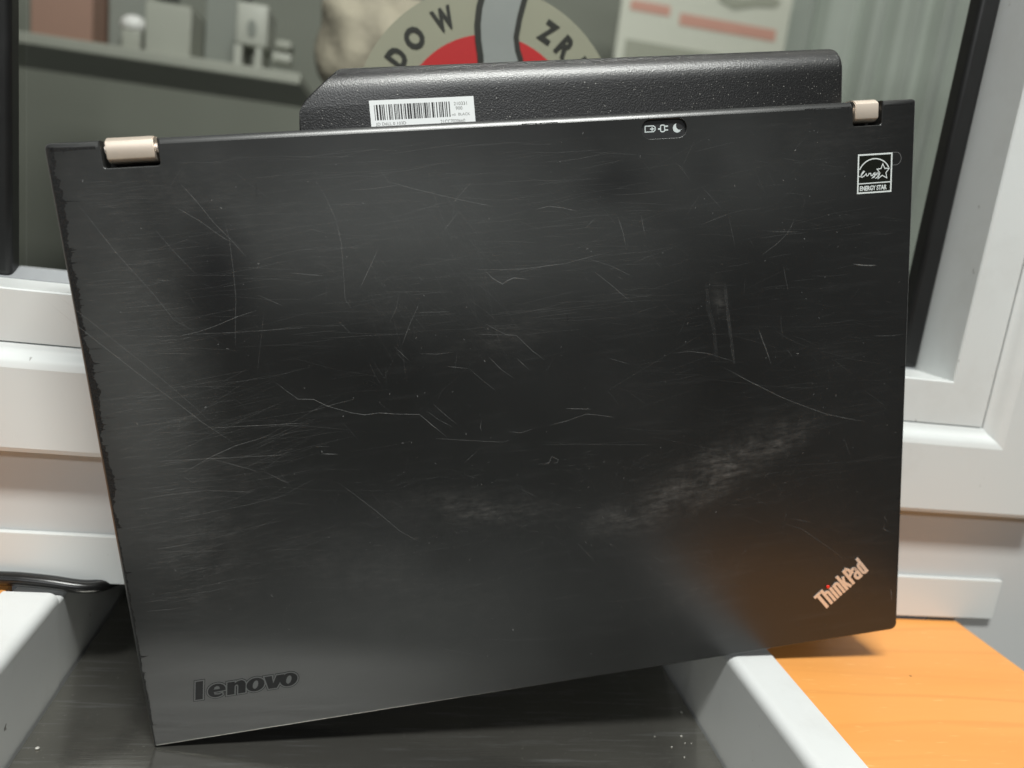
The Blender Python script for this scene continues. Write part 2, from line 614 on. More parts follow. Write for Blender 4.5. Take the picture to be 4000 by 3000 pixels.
# indicator window
ind = solid('indicator_panel', [rrect(217.2, 236.1, 229.2, 236.9, 3.7, 7)], -1.15, -2.0, M['base'], laptop)
zi = -1.15
strokes('battery_icon', [([(219.2, 232.2), (222.6, 232.2), (223.3, 232.8), (223.3, 233.9), (222.6, 234.4), (219.2, 234.4)], .38, True)], M['icon'], ind, zi)
strokes('plus_icon', [([(221.2, 233.25), (222.9, 233.25)], .42, False), ([(222.05, 232.5), (222.05, 234.0)], .42, False)], M['icon'], ind, zi)
strokes('plug_icon', [(rrect(225.5, 227.2, 232.0, 234.5, .5, 2), .42, True), ([(224.5, 233.1), (225.4, 233.1)], .6, False),
                      ([(227.3, 234.0), (228.6, 234.0)], .5, False), ([(227.3, 232.6), (228.6, 232.6)], .5, False)], M['icon'], ind, zi)
mo = [(232.0 + 1.75 * math.cos(math.radians(a)) + .35, 233.1 + 1.75 * math.sin(math.radians(a))) for a in range(100, 351, 16)]
mi = [(233.2 + 1.65 * math.cos(math.radians(a)) + .35, 234.0 + 1.65 * math.sin(math.radians(a))) for a in range(310, 139, -16)]
solid('moon_icon', [mo + mi], zi + .06, zi, M['icon'], ind, smooth=0)

# hinges
for (a, b, c, d) in ((20.2, 36.4, 231.6, 240.5), (308.2, 318.6, 231.4, 240.3)):
    bm = bmesh.new()
    prof = [(d, -12.0), (d, -3.4), (d - .4, -1.9), (d - 1.5, -.35), (d - 2.0, -.1), (c + 1.9, -.1), (c + 1.3, -.3), (c + .35, -1.6), (c, -3.2), (c, -12.0)]
    A = [bm.verts.new((a * 1e-3, y * 1e-3, z * 1e-3)) for y, z in prof]
    B = [bm.verts.new((b * 1e-3, y * 1e-3, z * 1e-3)) for y, z in prof]
    for i in range(len(prof)):
        bm.faces.new((A[i - 1], A[i], B[i], B[i - 1]))
    bm.faces.new(A)
    bm.faces.new(B)
    bmesh.ops.bevel(bm, geom=[e for e in bm.edges if abs(e.verts[0].co.x - e.verts[1].co.x) < 1e-6], offset=.0003, segments=2, affect='EDGES')
    h = from_bm('hinge_cover', bm, M['hinge'], laptop, 28)
    bm = bmesh.new()
    bmesh.ops.create_cone(bm, cap_ends=True, segments=20, radius1=.0018, radius2=.0018, depth=(b - a + 1.8) * 1e-3,
                          matrix=Matrix.Translation(((a + b) / 2e3, (c + 4.6) * 1e-3, -.0038)) @ Matrix.Rotation(PI / 2, 4, 'Y'))
    from_bm('hinge_pin', bm, M['chrome'], h, 40)

# battery: a long round-topped case standing out behind the lid, its left end cut off at a slant
bm = bmesh.new()
R_ = 10.2
zf, zb, vt = -10.6, -31.0, 263.5
prof = [(226, zf), (240, zf), (247, zf), (248.3, zf), (249.6, zf), (251, zf)]
prof += [(vt - R_ + R_ * math.sin(t), zf - R_ + R_ * math.cos(t)) for t in (PI * i / 18 for i in range(19))]
prof += [(226, zb)]
def uleft(v):
    if v <= 246.5: return 86.5
    if v <= 250.6: return 86.5 + (v - 246.5) ** 2 * .155
    return 89.1 + (v - 250.6) * (104.0 - 89.1) / (263.5 - 250.6)
rows = []
for v, z in prof:
    rows.append([bm.verts.new((u * 1e-3, v * 1e-3, z * 1e-3)) for u in (uleft(v), 150, 250, 309.3)])
for i in range(len(prof)):
    for j in range(3):
        f = bm.faces.new((rows[i - 1][j], rows[i][j], rows[i][j + 1], rows[i - 1][j + 1]))
bm.faces.new([r[0] for r in rows])
bm.faces.new([r[3] for r in rows])
bm.faces.ensure_lookup_table()
bmesh.ops.recalc_face_normals(bm, faces=bm.faces)
ends = [e for e in bm.edges if len(e.link_faces) == 2 and any(len(f.verts) > 4 for f in e.link_faces)]
endr = [e for e in ends if e.verts[0].co.x > .3]
endl = [e for e in ends if e.verts[0].co.x < .2]
bmesh.ops.bevel(bm, geom=endr, offset=.0020, segments=5, profile=.5, affect='EDGES', clamp_overlap=True)
bmesh.ops.bevel(bm, geom=endl, offset=.0009, segments=3, profile=.5, affect='EDGES', clamp_overlap=True)
bat = from_bm('battery', bm, M['battery'], laptop, 40)
tag(bat, 'pebbled black battery pack standing out above the hinge side')

# barcode sticker on the battery
zs = zf + .1
st = solid('barcode_sticker', [[(113.6, 236), (153.8, 236), (153.65, 249.95), (113.6, 250.0)]], zs, zf + .001, M['paper'], laptop, smooth=0)
tag(st, 'white barcode sticker on the battery')
x = 115.3
random.seed(21)
bars = []
pat = [.6, .25, .25, .9, .5, .5, .5, .6, .2, .5, .55, .5, .3, .5, .5, .35, .3, .3, .3, .3, .9, .3, .3, .3, .5, .25]
barw = []
while x < 144.0:
    bw = random.choice((.22, .26, .3, .42, .55, .7))
    barw.append((x, bw))
    x += bw + random.choice((.2, .24, .3, .45, .6))
for x, bw in barw:
    bars.append(([(x + bw / 2, 242.7), (x + bw / 2 - .02, 248.35)], bw, False))
tag(strokes('barcode_bars', bars, M['ink'], st, zs, .012, step=0), kind='stuff')
for s_, a, b, c, d in (('210331', 145.8, 246.85, 5.1, 1.25), ('900', 146.4, 245.15, 2.6, 1.25), ('BLACK', 147.3, 243.0, 4.5, 1.0), ('m5', 144.8, 243.0, 1.4, .9)):
    text('sticker_text', s_, M['greyink'], st, a, b, c, d, zs, .015)
text('sticker_text', 'JD D6LL 0 103D', M['greyink'], st, 115.4, 240.4, 11.5, 1.45, zs, .015)
text('sticker_text', '21CC7020660', M['greyink'], st, 140.2, 240.4, 9.5, 1.35, zs, .015)

# energy label
el = solid('energy_label', [rrect(309.6, 325.3, 202.7, 218.7, .5, 3)], .07, 0, M['foil'], laptop, smooth=0)
tag(el, 'black foil energy rating label with silver print')
z = .07
strokes('label_border', [([(309.95, 203.05), (324.95, 203.05), (324.95, 218.35), (309.95, 218.35)], .62, True), ([(310.2, 206.8), (325.3, 206.9)], .42, False)], M['silver'], el, z, .03)
strokes('label_arc', [([(310.2 + 7.0 + 7.15 * math.cos(math.radians(a)), 210.0 + 6.6 * math.sin(math.radians(a))) for a in range(158, 21, -7)], .45, False)], M['silver'], el, z, .03)
strokes('label_star', [([(320.97, 214.35), (321.9, 212.4), (323.9, 212.35), (322.51, 210.71), (322.95, 208.55), (320.85, 209.69), (319.0, 208.5), (319.8, 210.73), (318.4, 212.3), (320.2, 212.45)], .36, True)], M['silver'], el, z, .035)
SCRIPT = [(310.27, 209.89), (311.06, 209.71), (311.97, 210.91), (312.73, 211.7), (312.25, 211.87), (311.5, 210.8), (311.12, 209.84), (311.7, 209.39), (312.93, 210.01), (313.54, 210.76), (313.88, 209.9), (314.35, 209.85), (314.79, 210.74), (315.58, 210.84), (315.82, 209.9), (316.39, 209.81), (316.99, 210.75), (317.5, 210.95), (317.0, 210.47), (317.49, 210.03), (318.25, 210.82), (317.2, 209.15), (316.27, 208.84), (317.03, 209.49), (318.58, 210.38), (319.0, 211.1), (318.7, 210.51), (319.27, 210.34), (319.7, 211.0), (318.62, 209.06), (317.75, 208.61)]
strokes('label_script', [(SCRIPT[:12], .34, False), (SCRIPT[11:20], .34, False), (SCRIPT[19:25], .34, False), (SCRIPT[24:], .34, False)], M['silver'], el, z, .04)
text('label_text', 'ENERGY STAR', M['silver'], el, 310.85, 203.9, 12.2, 1.95, z, .03, bold=.03)
tb = [(325.3, 213.6)] + [(326.9 + 2.4 * math.cos(math.radians(a)), 216.1 + 2.55 * math.sin(math.radians(a))) for a in range(-90, 91, 15)] + [(325.3, 218.7)]
strokes('label_tab', [(tb, .22, False)], M['film'], el, 0.005, .04)

# slanted word badge: letters drawn along their own baseline
bd = Matrix.Translation((.29945, .01672, 0)) @ Matrix.Rotation(math.radians(37.35), 4, 'Z')
lw = 1.45
H, X, = 9.3, 7.0
def curve(cx, cy, rx, ry, a0, a1, n=8):
    return [(cx + rx * math.cos(math.radians(a0 + (a1 - a0) * i / n)), cy + ry * math.sin(math.radians(a0 + (a1 - a0) * i / n))) for i in range(n + 1)]
def hump(x0, x1, x, base=0):
    r = (x1 - x0) / 2
    return [(x0, x - r - .6)] + curve(x0 + r, x - r - .1, r, r - .1, 180, 0, 8) + [(x1, base)]
LET = {
    'T': [([(.25, 0), (.25, H - lw)], lw + .1, False), ([(-1.7, H - lw * .45), (2.1, H - lw * .45)], lw * .9, False)],
    'h': [([(2.95, 0), (2.95, H)], lw, False), (hump(2.95, 5.0, X - .15), lw * .93, False)],
    'i': [([(6.85, 0), (6.85, X)], lw, False)],
    'n': [([(8.75, 0), (8.75, X)], lw, False), (hump(8.75, 10.75, X - .15), lw * .93, False)],
    'k': [([(12.55, 0), (12.55, H)], lw, False), ([(13.2, 3.5), (14.6, X)], lw * .9, False), ([(13.3, 4.1), (14.85, 0)], lw * .95, False)],
    'P': [([(16.55, 0), (16.55, H)], lw, False), ([(16.6, H - .6), (17.5, H - .6)] + curve(17.5, H - 2.55, 1.2, 1.95, 90, -90, 8) + [(16.6, H - 4.5)], lw * .9, False)],
    'a': [([(21.4, 0)] + [(21.4, X - 1.6)] + curve(20.3, X - 1.65, 1.1, 1.05, 0, 180, 8) + [(19.2, X - 2.3)], lw * .93, False),
          ([(21.2, 3.9), (20.2, 3.7)] + curve(20.25, 2.15, 1.1, 1.5, 110, 270, 8) + [(21.2, 1.1)], lw * .9, False)],
    'd': [([(24.9, 0), (24.9, H)], lw, False), ([(24.9, X - .9)] + curve(24.15, X - 1.75, 1.05, 1.15, 90, 180, 5) + curve(24.15, 1.75, 1.05, 1.15, 180, 270, 5) + [(24.9, .65)], lw * .9, False)],
}
wb = bpy.data.objects.new('word_badge', None)
C.objects.link(wb)
wb.parent = laptop
tag(wb, 'slanted metallic word badge with a red dot')
for ch, ls in LET.items():
    strokes('letter', ls, M['chrome'], wb, 0, .34, step=.02, T=bd)
    strokes('letter_edge', [(p, w_ + .55, c) for p, w_, c in ls], M['badgeedge'], wb, 0, .05 + .0004 * ord(ch), step=.004, T=bd)
bm = bmesh.new()
bmesh.ops.create_uvsphere(bm, u_segments=20, v_segments=10, radius=.00092)
bmesh.ops.scale(bm, vec=(1, 1, .45), verts=bm.verts)
bm.transform(bd @ Matrix.Translation((.00645, .0083, .0003)))
from_bm('red_dot', bm, M['red'], wb, 60)

# maker's emblem, lower left: dark glossy letters set in a raised contour
em = bpy.data.objects.new('emblem', None)
C.objects.link(em)
em.parent = laptop
tag(em, 'dark glossy letter emblem in a raised grey contour')
sh = .17
def sk(p):
    return [(x + sh * (y - 18.6), y) for x, y in p]
def ov(cx, rx, ry, iy=None):
    cy = 18.6 + 2.85
    o_ = [(cx + rx * math.cos(t), cy + ry * math.sin(t)) for t in (2 * PI * i / 36 for i in range(36))]
    i_ = [(cx + rx * .30 * math.cos(t) + .25 * math.sin(t), cy + ry * .62 * math.sin(t)) for t in (2 * PI * i / 20 for i in range(20))]
    return [sk(o_), sk(i_)[::-1]]
b0 = 18.6
cyy = b0 + 2.85
e_out = [(28.3 + 3.75 * math.cos(math.radians(a)), cyy + 2.95 * math.sin(math.radians(a))) for a in range(0, 320, 12)]
e_in = [(30.6, cyy - 1.5), (29.2, cyy - 1.95), (27.4, cyy - 1.7), (27.0, cyy - .55), (32.0, cyy - .35)]
EML = [
    ('letter', [sk([(19.35, b0 - .0), (22.45, b0), (22.45, b0 + 8.0), (19.35, b0 + 8.0)])]),
    ('letter', [sk(e_out + e_in), sk([(27.05, cyy + .5), (27.3, cyy + 1.6), (28.3, cyy + 2.0), (29.3, cyy + 1.6), (29.6, cyy + .5)])[::-1]]),
    ('letter', [sk([(32.7, b0), (35.8, b0), (35.8, b0 + 3.6), (36.4, b0 + 4.2), (37.2, b0 + 4.0), (37.4, b0 + 3.2), (37.4, b0), (40.5, b0), (40.5, b0 + 4.0), (39.9, b0 + 5.2), (38.7, b0 + 5.8), (37.1, b0 + 5.6), (35.9, b0 + 4.9), (35.8, b0 + 5.6), (32.7, b0 + 5.6)])]),
    ('letter', ov(44.7, 3.85, 2.98)),
    ('letter', [sk([(50.4, b0), (54.0, b0), (56.9, b0 + 5.6), (53.6, b0 + 5.6), (52.3, b0 + 2.2), (51.6, b0 + 5.6), (48.4, b0 + 5.6)])]),
    ('letter', ov(56.4 + 2.6, 3.75, 2.98)),
]
# pull the word together to the width in the photograph
def squeeze(p):
    return [((x - 19.3) * (41.3 / 43.9) + 19.15, y) for x, y in p]
for i, (nm, lps) in enumerate(EML):
    o_ = squeeze(lps[0])
    ar = sum(o_[j - 1][0] * o_[j][1] - o_[j][0] * o_[j - 1][1] for j in range(len(o_)))
    if ar < 0:
        o_ = o_[::-1]
    grow = [(p.x, p.y) for p in ring_offset(o_, [-.75] * len(o_))]
    grow2 = [(p.x, p.y) for p in ring_offset(o_, [-.5] * len(o_))]
    solid('contour', [grow], .05 + .003 * i, 0, M['badge'], em, smooth=0)
    solid('contour', [grow2], .11 + .003 * i, 0, M['badgeedge'], em, smooth=0)
    solid('letter', [squeeze(l) for l in lps], .17 + .003 * i, .05, M['badge'], em, smooth=0)

# scratches, rubbed edges and grit on the lid
SCR = [
([(67.5,147.2),(70.9,143.7),(75.0,139.8),(80.9,139.0),(85.8,135.8),(94.8,132.1),(99.7,130.8),(105.5,130.9),(111.2,129.9),(121.1,128.6),(125.5,123.9),(131.3,118.0)],0.22,0.75),
([(126.8,132.6),(130.3,128.4),(135.9,122.8)],0.2,0.5),
([(124.1,129.8),(128.6,125.5),(133.9,122.0)],0.2,0.45),
([(151.4,183.8),(154.5,180.3),(158.4,177.6),(159.9,178.7),(163.0,179.8),(169.2,178.6)],0.3,0.7),
([(33.1,168.0),(41.9,169.2),(48.9,171.0),(57.3,173.8),(63.9,175.3)],0.2,0.6),
([(30.9,116.2),(39.0,120.2),(49.2,123.8),(57.8,125.5),(63.6,127.0)],0.22,0.55),
([(40.7,131.9),(51.6,131.4),(64.0,130.6),(74.5,130.1),(78.6,131.4)],0.22,0.5),
([(18.7,121.1),(34.9,120.1),(52.7,118.9),(68.8,117.9)],0.22,0.5),
([(-9.4,186.3),(6.5,168.6),(23.2,150.5),(31.9,141.6),(38.3,134.7),(49.3,124.6)],0.22,0.4),
([(-5.4,188.0),(7.4,174.0),(24.0,155.7),(34.2,143.6),(42.8,132.7)],0.18,0.35),
([(7.5,219.2),(18.1,200.2),(28.4,184.5),(34.1,174.4),(41.9,168.8)],0.2,0.35),
([(32.1,208.1),(37.8,199.4),(44.6,190.1)],0.2,0.3),
([(43.4,223.4),(48.7,215.9),(53.4,208.3),(59.0,201.2),(62.9,195.5)],0.25,0.4),
([(40.8,215.1),(47.8,210.0),(56.5,202.4),(60.2,200.4)],0.22,0.45),
([(91.5,221.2),(94.5,214.3),(97.0,206.7),(98.0,197.7),(97.1,176.7),(100.1,171.5)],0.3,0.22),
([(111.7,195.3),(108.7,189.9),(102.7,179.8)],0.18,0.45),
([(125.5,173.6),(120.4,164.6),(116.8,156.9)],0.18,0.35),
([(118.1,178.5),(116.0,171.5),(112.2,165.3)],0.18,0.25),
([(85.2,178.4),(92.3,180.4)],0.2,0.4),
([(77.5,188.5),(89.9,186.3)],0.25,0.35),
([(87.5,203.9),(92.7,202.2)],0.2,0.4),
([(103.3,217.1),(112.9,217.2),(121.9,218.0)],0.2,0.3),
([(116.6,219.7),(126.7,216.3),(140.4,212.1),(157.9,207.4)],0.25,0.35),
([(149.4,217.7),(144.7,213.2),(140.1,208.6)],0.2,0.3),
([(143.5,207.0),(136.4,199.1)],0.2,0.3),
([(173.2,205.4),(178.4,206.3),(184.4,205.4),(190.1,203.6)],0.25,0.4),
([(146.8,184.3),(164.3,182.8),(174.8,183.4),(183.2,183.5)],0.2,0.35),
([(150.2,162.7),(158.1,157.6),(162.5,156.7),(168.9,149.7),(173.3,145.8)],0.22,0.45),
([(147.0,158.7),(162.6,156.9)],0.2,0.35),
([(150.7,149.2),(155.6,143.4),(160.2,139.5)],0.2,0.4),
([(161.9,147.7),(166.9,142.2)],0.25,0.5),
([(142.2,145.5),(147.8,139.6),(152.7,134.9)],0.2,0.3),
([(133.4,147.1),(142.2,145.3)],0.25,0.4),
([(123.0,153.3),(130.2,152.3),(136.8,152.4)],0.2,0.4),
([(113.9,156.8),(119.1,150.7)],0.18,0.4),
([(114.4,154.5),(118.2,149.5)],0.18,0.4),
([(81.2,116.8),(87.6,115.9)],0.35,0.75),
([(79.0,120.1),(84.7,119.4)],0.2,0.4),
([(126.4,118.0),(145.9,114.6),(154.2,113.2),(158.5,114.3)],0.2,0.4),
([(92.8,169.6),(97.5,163.8)],0.2,0.35),
([(88.1,173.1),(87.9,169.3)],0.22,0.5),
([(97.7,170.6),(97.4,168.1)],0.2,0.4),
([(122.1,164.1),(122.0,160.8)],0.2,0.4),
([(78.6,134.4),(87.3,136.1),(96.1,137.5)],0.2,0.4),
([(156.4,117.5),(161.4,116.4),(167.7,117.6)],0.2,0.4),
([(145.8,123.6),(145.2,120.5),(145.6,118.8)],0.25,0.5),
([(140.3,131.2),(142.0,129.1)],0.25,0.5),
([(136.8,105.8),(143.7,111.3)],0.2,0.4),
([(35.9,168.7),(52.5,167.9),(82.5,167.3)],0.3,0.25),
([(29.2,189.6),(35.3,188.9)],0.25,0.4),
([(25.1,162.7),(38.1,161.3)],0.2,0.3),
([(26.0,168.9),(34.5,168.5)],0.25,0.35),
([(65.0,181.2),(73.9,176.2)],0.2,0.35),
([(123.0,169.5),(136.7,168.6)],0.2,0.35),
([(39.6,119.7),(49.5,115.5),(56.1,112.8)],0.3,0.3),
([(58.8,112.1),(66.7,106.5),(71.1,107.9)],0.25,0.4),
([(56.9,209.7),(57.8,201.9),(57.7,191.8),(57.2,180.8),(54.5,162.7)],0.35,0.22),
([(63.1,176.8),(67.1,176.4),(61.1,151.3)],0.2,0.15),
([(86.6,104.0),(91.9,98.7),(99.9,90.5),(108.7,80.4),(116.5,74.5)],0.25,0.35),
([(8.2,106.3),(23.4,107.4),(37.1,107.1),(55.0,104.1)],0.3,0.25),
([(1.0,95.1),(28.8,97.5),(50.1,99.3),(73.4,102.6)],0.25,0.22),
([(181.0,124.6),(192.0,123.1)],0.3,0.7),
([(173.6,118.2),(181.5,119.3),(189.5,121.3),(192.7,120.8),(201.0,118.7),(200.9,117.8)],0.2,0.5),
([(228.0,143.3),(235.3,143.4),(242.6,141.9),(254.9,137.1)],0.2,0.4),
([(250.7,134.7),(260.7,128.5),(275.9,119.6),(285.4,115.0),(297.7,109.4),(311.1,105.4),(316.4,104.1)],0.28,0.42),
([(308.5,174.0),(313.6,173.0),(319.6,172.6)],0.45,0.6),
([(196.2,179.2),(202.1,174.2),(209.2,167.4)],0.22,0.45),
([(197.2,200.6),(192.9,196.9)],0.22,0.45),
([(165.4,181.6),(175.2,183.4),(184.2,183.8),(192.7,185.3),(200.4,186.6)],0.25,0.35),
([(193.4,184.9),(202.4,181.6),(211.5,176.5)],0.25,0.3),
([(265.8,150.0),(268.7,142.6),(271.6,134.3)],0.45,0.3),
([(243.1,171.3),(243.7,160.5),(246.0,152.6),(247.1,138.3)],1.6,0.08),
([(251.1,170.7),(251.5,164.5),(253.0,151.9),(254.9,135.9)],1.3,0.13),
([(206.3,200.7),(208.3,194.0),(209.6,187.3)],0.4,0.25),
([(215.9,200.8),(217.5,191.9)],0.4,0.22),
([(282.2,194.8),(278.9,189.1),(274.0,184.9),(267.5,180.8)],0.22,0.3),
([(269.9,190.2),(283.9,189.1)],0.22,0.4),
([(318.8,142.3),(327.7,141.5),(334.7,141.7)],0.25,0.35),
([(241.1,195.0),(252.7,198.3)],0.2,0.3),
([(253.0,197.6),(255.7,185.4)],0.25,0.2),
([(277.0,175.5),(279.1,165.3)],0.3,0.25),
([(169.2,110.5),(221.2,104.4)],0.15,0.25),
([(199.7,144.1),(209.4,140.4)],0.2,0.3),
([(224.1,120.2),(225.0,117.3)],0.2,0.3),
([(169.9,101.9),(172.7,102.2),(174.0,104.7),(176.7,103.0),(176.2,101.8),(174.2,101.8)],0.5,0.28),
([(277.5,61.1),(286.4,57.3),(300.9,45.6),(307.9,39.3)],0.3,0.2),
([(327.5,54.0),(326.8,51.8),(330.8,49.4)],0.4,0.45),
([(331.4,21.1),(331.9,19.5),(332.4,15.1)],0.55,0.5),
([(281.1,63.1),(291.6,59.5)],0.3,0.2),
([(328.1,58.8),(327.0,57.4),(328.6,55.3)],0.3,0.4),
]

random.seed(5)
lines = [(p, w_ * (.8 if w_ < 1 else 1), a * (.52 if w_ < 1 else .35)) for p, w_, a in SCR]
def inlid(u, v):
    if not (3 < u < 333 and 3 < v < 236): return False
    if v > 226 and (15 < u < 41 or 304 < u < 323 or 214 < u < 239): return False
    if 307 < u < 332 and 200 < v < 221: return False
    return True
def rnd(n, ur, vr, lr, ang, spread, wr, ar):
    for _ in range(int(n * 1.5)):
        u, v = random.uniform(*ur), random.uniform(*vr)
        L = random.uniform(*lr) ** 1
        a = math.radians(random.gauss(ang, spread))
        p1 = (u + L * math.cos(a), v + L * math.sin(a))
        md = ((u + p1[0]) / 2 + random.uniform(-.03, .03) * L, (v + p1[1]) / 2 + random.uniform(-.03, .03) * L)
        if inlid(u, v) and inlid(*p1):
            lines.append(([(u, v), md, p1], random.uniform(*wr) * .85, random.uniform(*ar) * .36))
rnd(300, (3, 26), (60, 232), (3, 18), 0, 2, (.08, .22), (.08, .34))
rnd(160, (4, 60), (60, 150), (6, 38), 8, 8, (.08, .2), (.06, .28))
rnd(150, (10, 320), (20, 232), (5, 60), 3, 14, (.06, .18), (.05, .22))
rnd(120, (20, 320), (20, 232), (2, 16), -45, 14, (.08, .2), (.08, .35))
rnd(60, (20, 320), (40, 232), (3, 14), 70, 18, (.08, .2), (.06, .28))
rnd(150, (90, 190), (70, 105), (1, 7), 0, 18, (.1, .28), (.06, .3))
rnd(190, (200, 285), (72, 100), (1, 6), 18, 22, (.1, .3), (.05, .28))
rnd(70, (270, 330), (40, 235), (2, 14), 6, 12, (.08, .2), (.06, .26))
rnd(260, (20, 210), (160, 232), (4, 34), 1, 5, (.07, .16), (.10, .34))
rnd(120, (200, 325), (110, 225), (3, 22), 2, 9, (.07, .16), (.08, .28))
rnd(50, (100, 150), (170, 225), (8, 40), -60, 12, (.1, .3), (.04, .14))
tag(ribbons('scratch_marks', lines, M['scratch'], laptop, .015), kind='stuff')
# grit and nicks: tiny irregular flecks
fl = []
for _ in range(300):
    u, v = random.uniform(4, 331), random.uniform(4, 235)
    if not inlid(u, v): continue
    L = random.choice((.25, .3, .4, .5, .8))
    a = random.uniform(0, PI)
    fl.append(([(u, v), (u + L * math.cos(a), v + L * math.sin(a))], random.uniform(.22, .5), random.uniform(.6, 1.8)))
for (x, y, s_) in ((66.7, 192.6, .8), (91, 131, .5), (113, 117.5, .6)):
    fl.append(([(x, y), (x + .6, y + .2)], s_, 1.0))
tag(ribbons('grit_flecks', fl, M['scratch'], laptop, .035), kind='stuff')
# black rubbed-through edges
wv, wf, wa = [], [], []
def ragged(p0, p1, wmin, wmax, n, inward, spikes=.2):
    b = len(wv)
    a_, b_ = Vector(p0), Vector(p1)
    n *= 3
    sd = random.uniform(0, 100)
    for i in range(n + 1):
        t = i / n
        p = a_.lerp(b_, t)
        s1 = p.length
        q = .5 + .9 * mnoise.noise(Vector((s1 * .11, sd, 0))) + .55 * mnoise.noise(Vector((s1 * .55, sd, 3))) + .35 * mnoise.noise(Vector((s1 * 2.2, sd, 7)))
        r = wmin + (wmax - wmin) * max(-.1, min(1.25, q)) + (random.uniform(.5, 3) if random.random() < spikes * .07 else 0)
        e = p + Vector(inward) * r
        wv.extend([(p.x * 1e-3, p.y * 1e-3, .00001), (e.x * 1e-3, e.y * 1e-3, .00001)])
        wa.extend([.95, .85])
        if i:
            k_ = b + 2 * i
            wf.append((k_ - 2, k_, k_ + 1, k_ - 1))
ragged((.95, 232), (.95, 96), .7, 3.0, 150, (1, 0), .5)
ragged((.95, 96), (.95, 10), .1, 1.0, 60, (1, 0))
ragged((1.5, T - 1.5), (1.5, 232), 1.2, 3.0, 10, (1, 0))
ragged((2, T - 1.9), (17, T - 1.9), .1, 1.3, 30, (0, -1))
ragged((RW - .95, 236), (RW - .95, 196), .1, 1.0, 50, (-1, 0))
ragged((RW - .95, 196), (RW - .95, 30), .0, .45, 110, (-1, 0))
ragged((286, T - 1.85), (306, T - 1.85), .0, .7, 30, (0, -1))
ragged((321, T - 1.85), (RW - 2, T - 1.85), .2, .9, 20, (0, -1))
ragged((170, T - 1.85), (184, T - 1.85), .0, 1.1, 16, (0, -1))
me = bpy.data.meshes.new('worn_edge')
me.from_pydata(wv, [], wf)
me.attributes.new('cover', 'FLOAT', 'POINT').data.foreach_set('value', wa)
tag(link('worn_edge', me, M['wear'], laptop), kind='stuff')
dk = [([(69.9, 221.8), (69.4, 216.9)], .3, .9), ([(183.7, 163.4), (183.9, 160.8)], .95, 1.1), ([(183.9, 160.8), (183.9, 158.5)], .35, .9),
      ([(161.4, 104.0), (160.8, 101.3)], .5, .8), ([(279.3, 177.9), (279.9, 177.6)], .7, .9)]
for _ in range(26):
    v = random.uniform(95, 225)
    dk.append(([(2, v), (2 + random.uniform(2, 7), v + random.uniform(-.4, .4))], .3, .7))
tag(ribbons('dark_nicks', dk, M['wear'], laptop, .04), kind='stuff')

# ------------------------------------------------------------------ counter and tray
X0, X1 = -0.1245, 0.1742            # inner faces of the tray walls
ZF, ZR, ZC = -0.2297, -0.1832, -0.1858
YF0 = .155                          # front edge of the counter, on the customer's side
tray = thing('cash_tray', 'sunken steel tray between two white edge boards, running under the window', 'tray', (0.025, .3, ZF))
def child(o, p):
    mwi = Matrix.Translation(-Vector(p.location))
    o.parent = p
    o.matrix_parent_inverse = mwi
    return o
child(box('tray_floor', X0 + .0012, X1 - .0012, YF0, .60, ZF - .004, ZF, M['steel']), tray)
child(box('gap_liner', X0 - .002, X1 + .002, YF0, .60, ZF - .010, ZF - .0045, M['gasket']), tray)
child(box('back_board', X0, X1, .600, .612, ZF - .01, -.1722, M['board']), tray)
def wallboard(xa, xb, y0, y1, zt, r, inner):
    """upright board with a rounded inner top edge"""
    prof = []
    if inner > 0:
        prof = [(xa, ZF - .008), (xa, zt - .0008), (xa + .0008, zt)] + [(xb - r + r * math.sin(t), zt - r + r * math.cos(t)) for t in (PI / 2 * i / 8 for i in range(9))] + [(xb, ZF - .008)]
    else:
        prof = [(xb, ZF - .008), (xb, zt - .0008), (xb - .0008, zt)] + [(xa + r - r * math.sin(t), zt - r + r * math.cos(t)) for t in (PI / 2 * i / 8 for i in range(9))] + [(xa, ZF - .008)]
    bm = bmesh.new()
    A = [bm.verts.new((x, y0, z)) for x, z in prof]
    B = [bm.verts.new((x, y1, z)) for x, z in prof]
    for i in range(len(prof)):
        bm.faces.new((A[i - 1], A[i], B[i], B[i - 1]))
    bm.faces.new(A)
    bm.faces.new(B)
    bmesh.ops.recalc_face_normals(bm, faces=bm.faces)
    bmesh.ops.bevel(bm, geom=[e for e in bm.edges if all(abs(v.co.y - y1) < 1e-6 and v.co.z > ZF for v in e.verts)], offset=.0008, segments=3, affect='EDGES')
    return child(from_bm('edge_board', bm, M['board'], None, 50), tray)
wallboard(X0 - .0232, X0, YF0, .3462, ZR, .0045, 1)
wallboard(X1, X1 + .0228, YF0, .3462, ZR, .0045, -1)
wallboard(X0 - .0225, X0 - .0004, .3464, .60, ZR - .0042, .002, 1)
wallboard(X1 + .0004, X1 + .0222, .3464, .60, ZR - .0042, .002, -1)

child(box('front_board', X0 - .0232, X1 + .0228, YF0 - .012, YF0 - .0003, ZF - .04, ZR, M['board'], None, .001), tray)
ct = box('countertop', X1 + .0232, .3305, YF0, .3575, ZC - .018, ZC, M['wood'], None, .0006, 2)
tag(ct, 'orange wood grain countertop to the right of the steel tray', 'countertop')
ct = box('countertop', -.75, X0 - .0236, YF0, .3575, ZC - .018, ZC, M['wood'], None, .0006, 2)
tag(ct, 'orange wood grain countertop left of the tray, only a corner seen by the black cable', 'countertop')

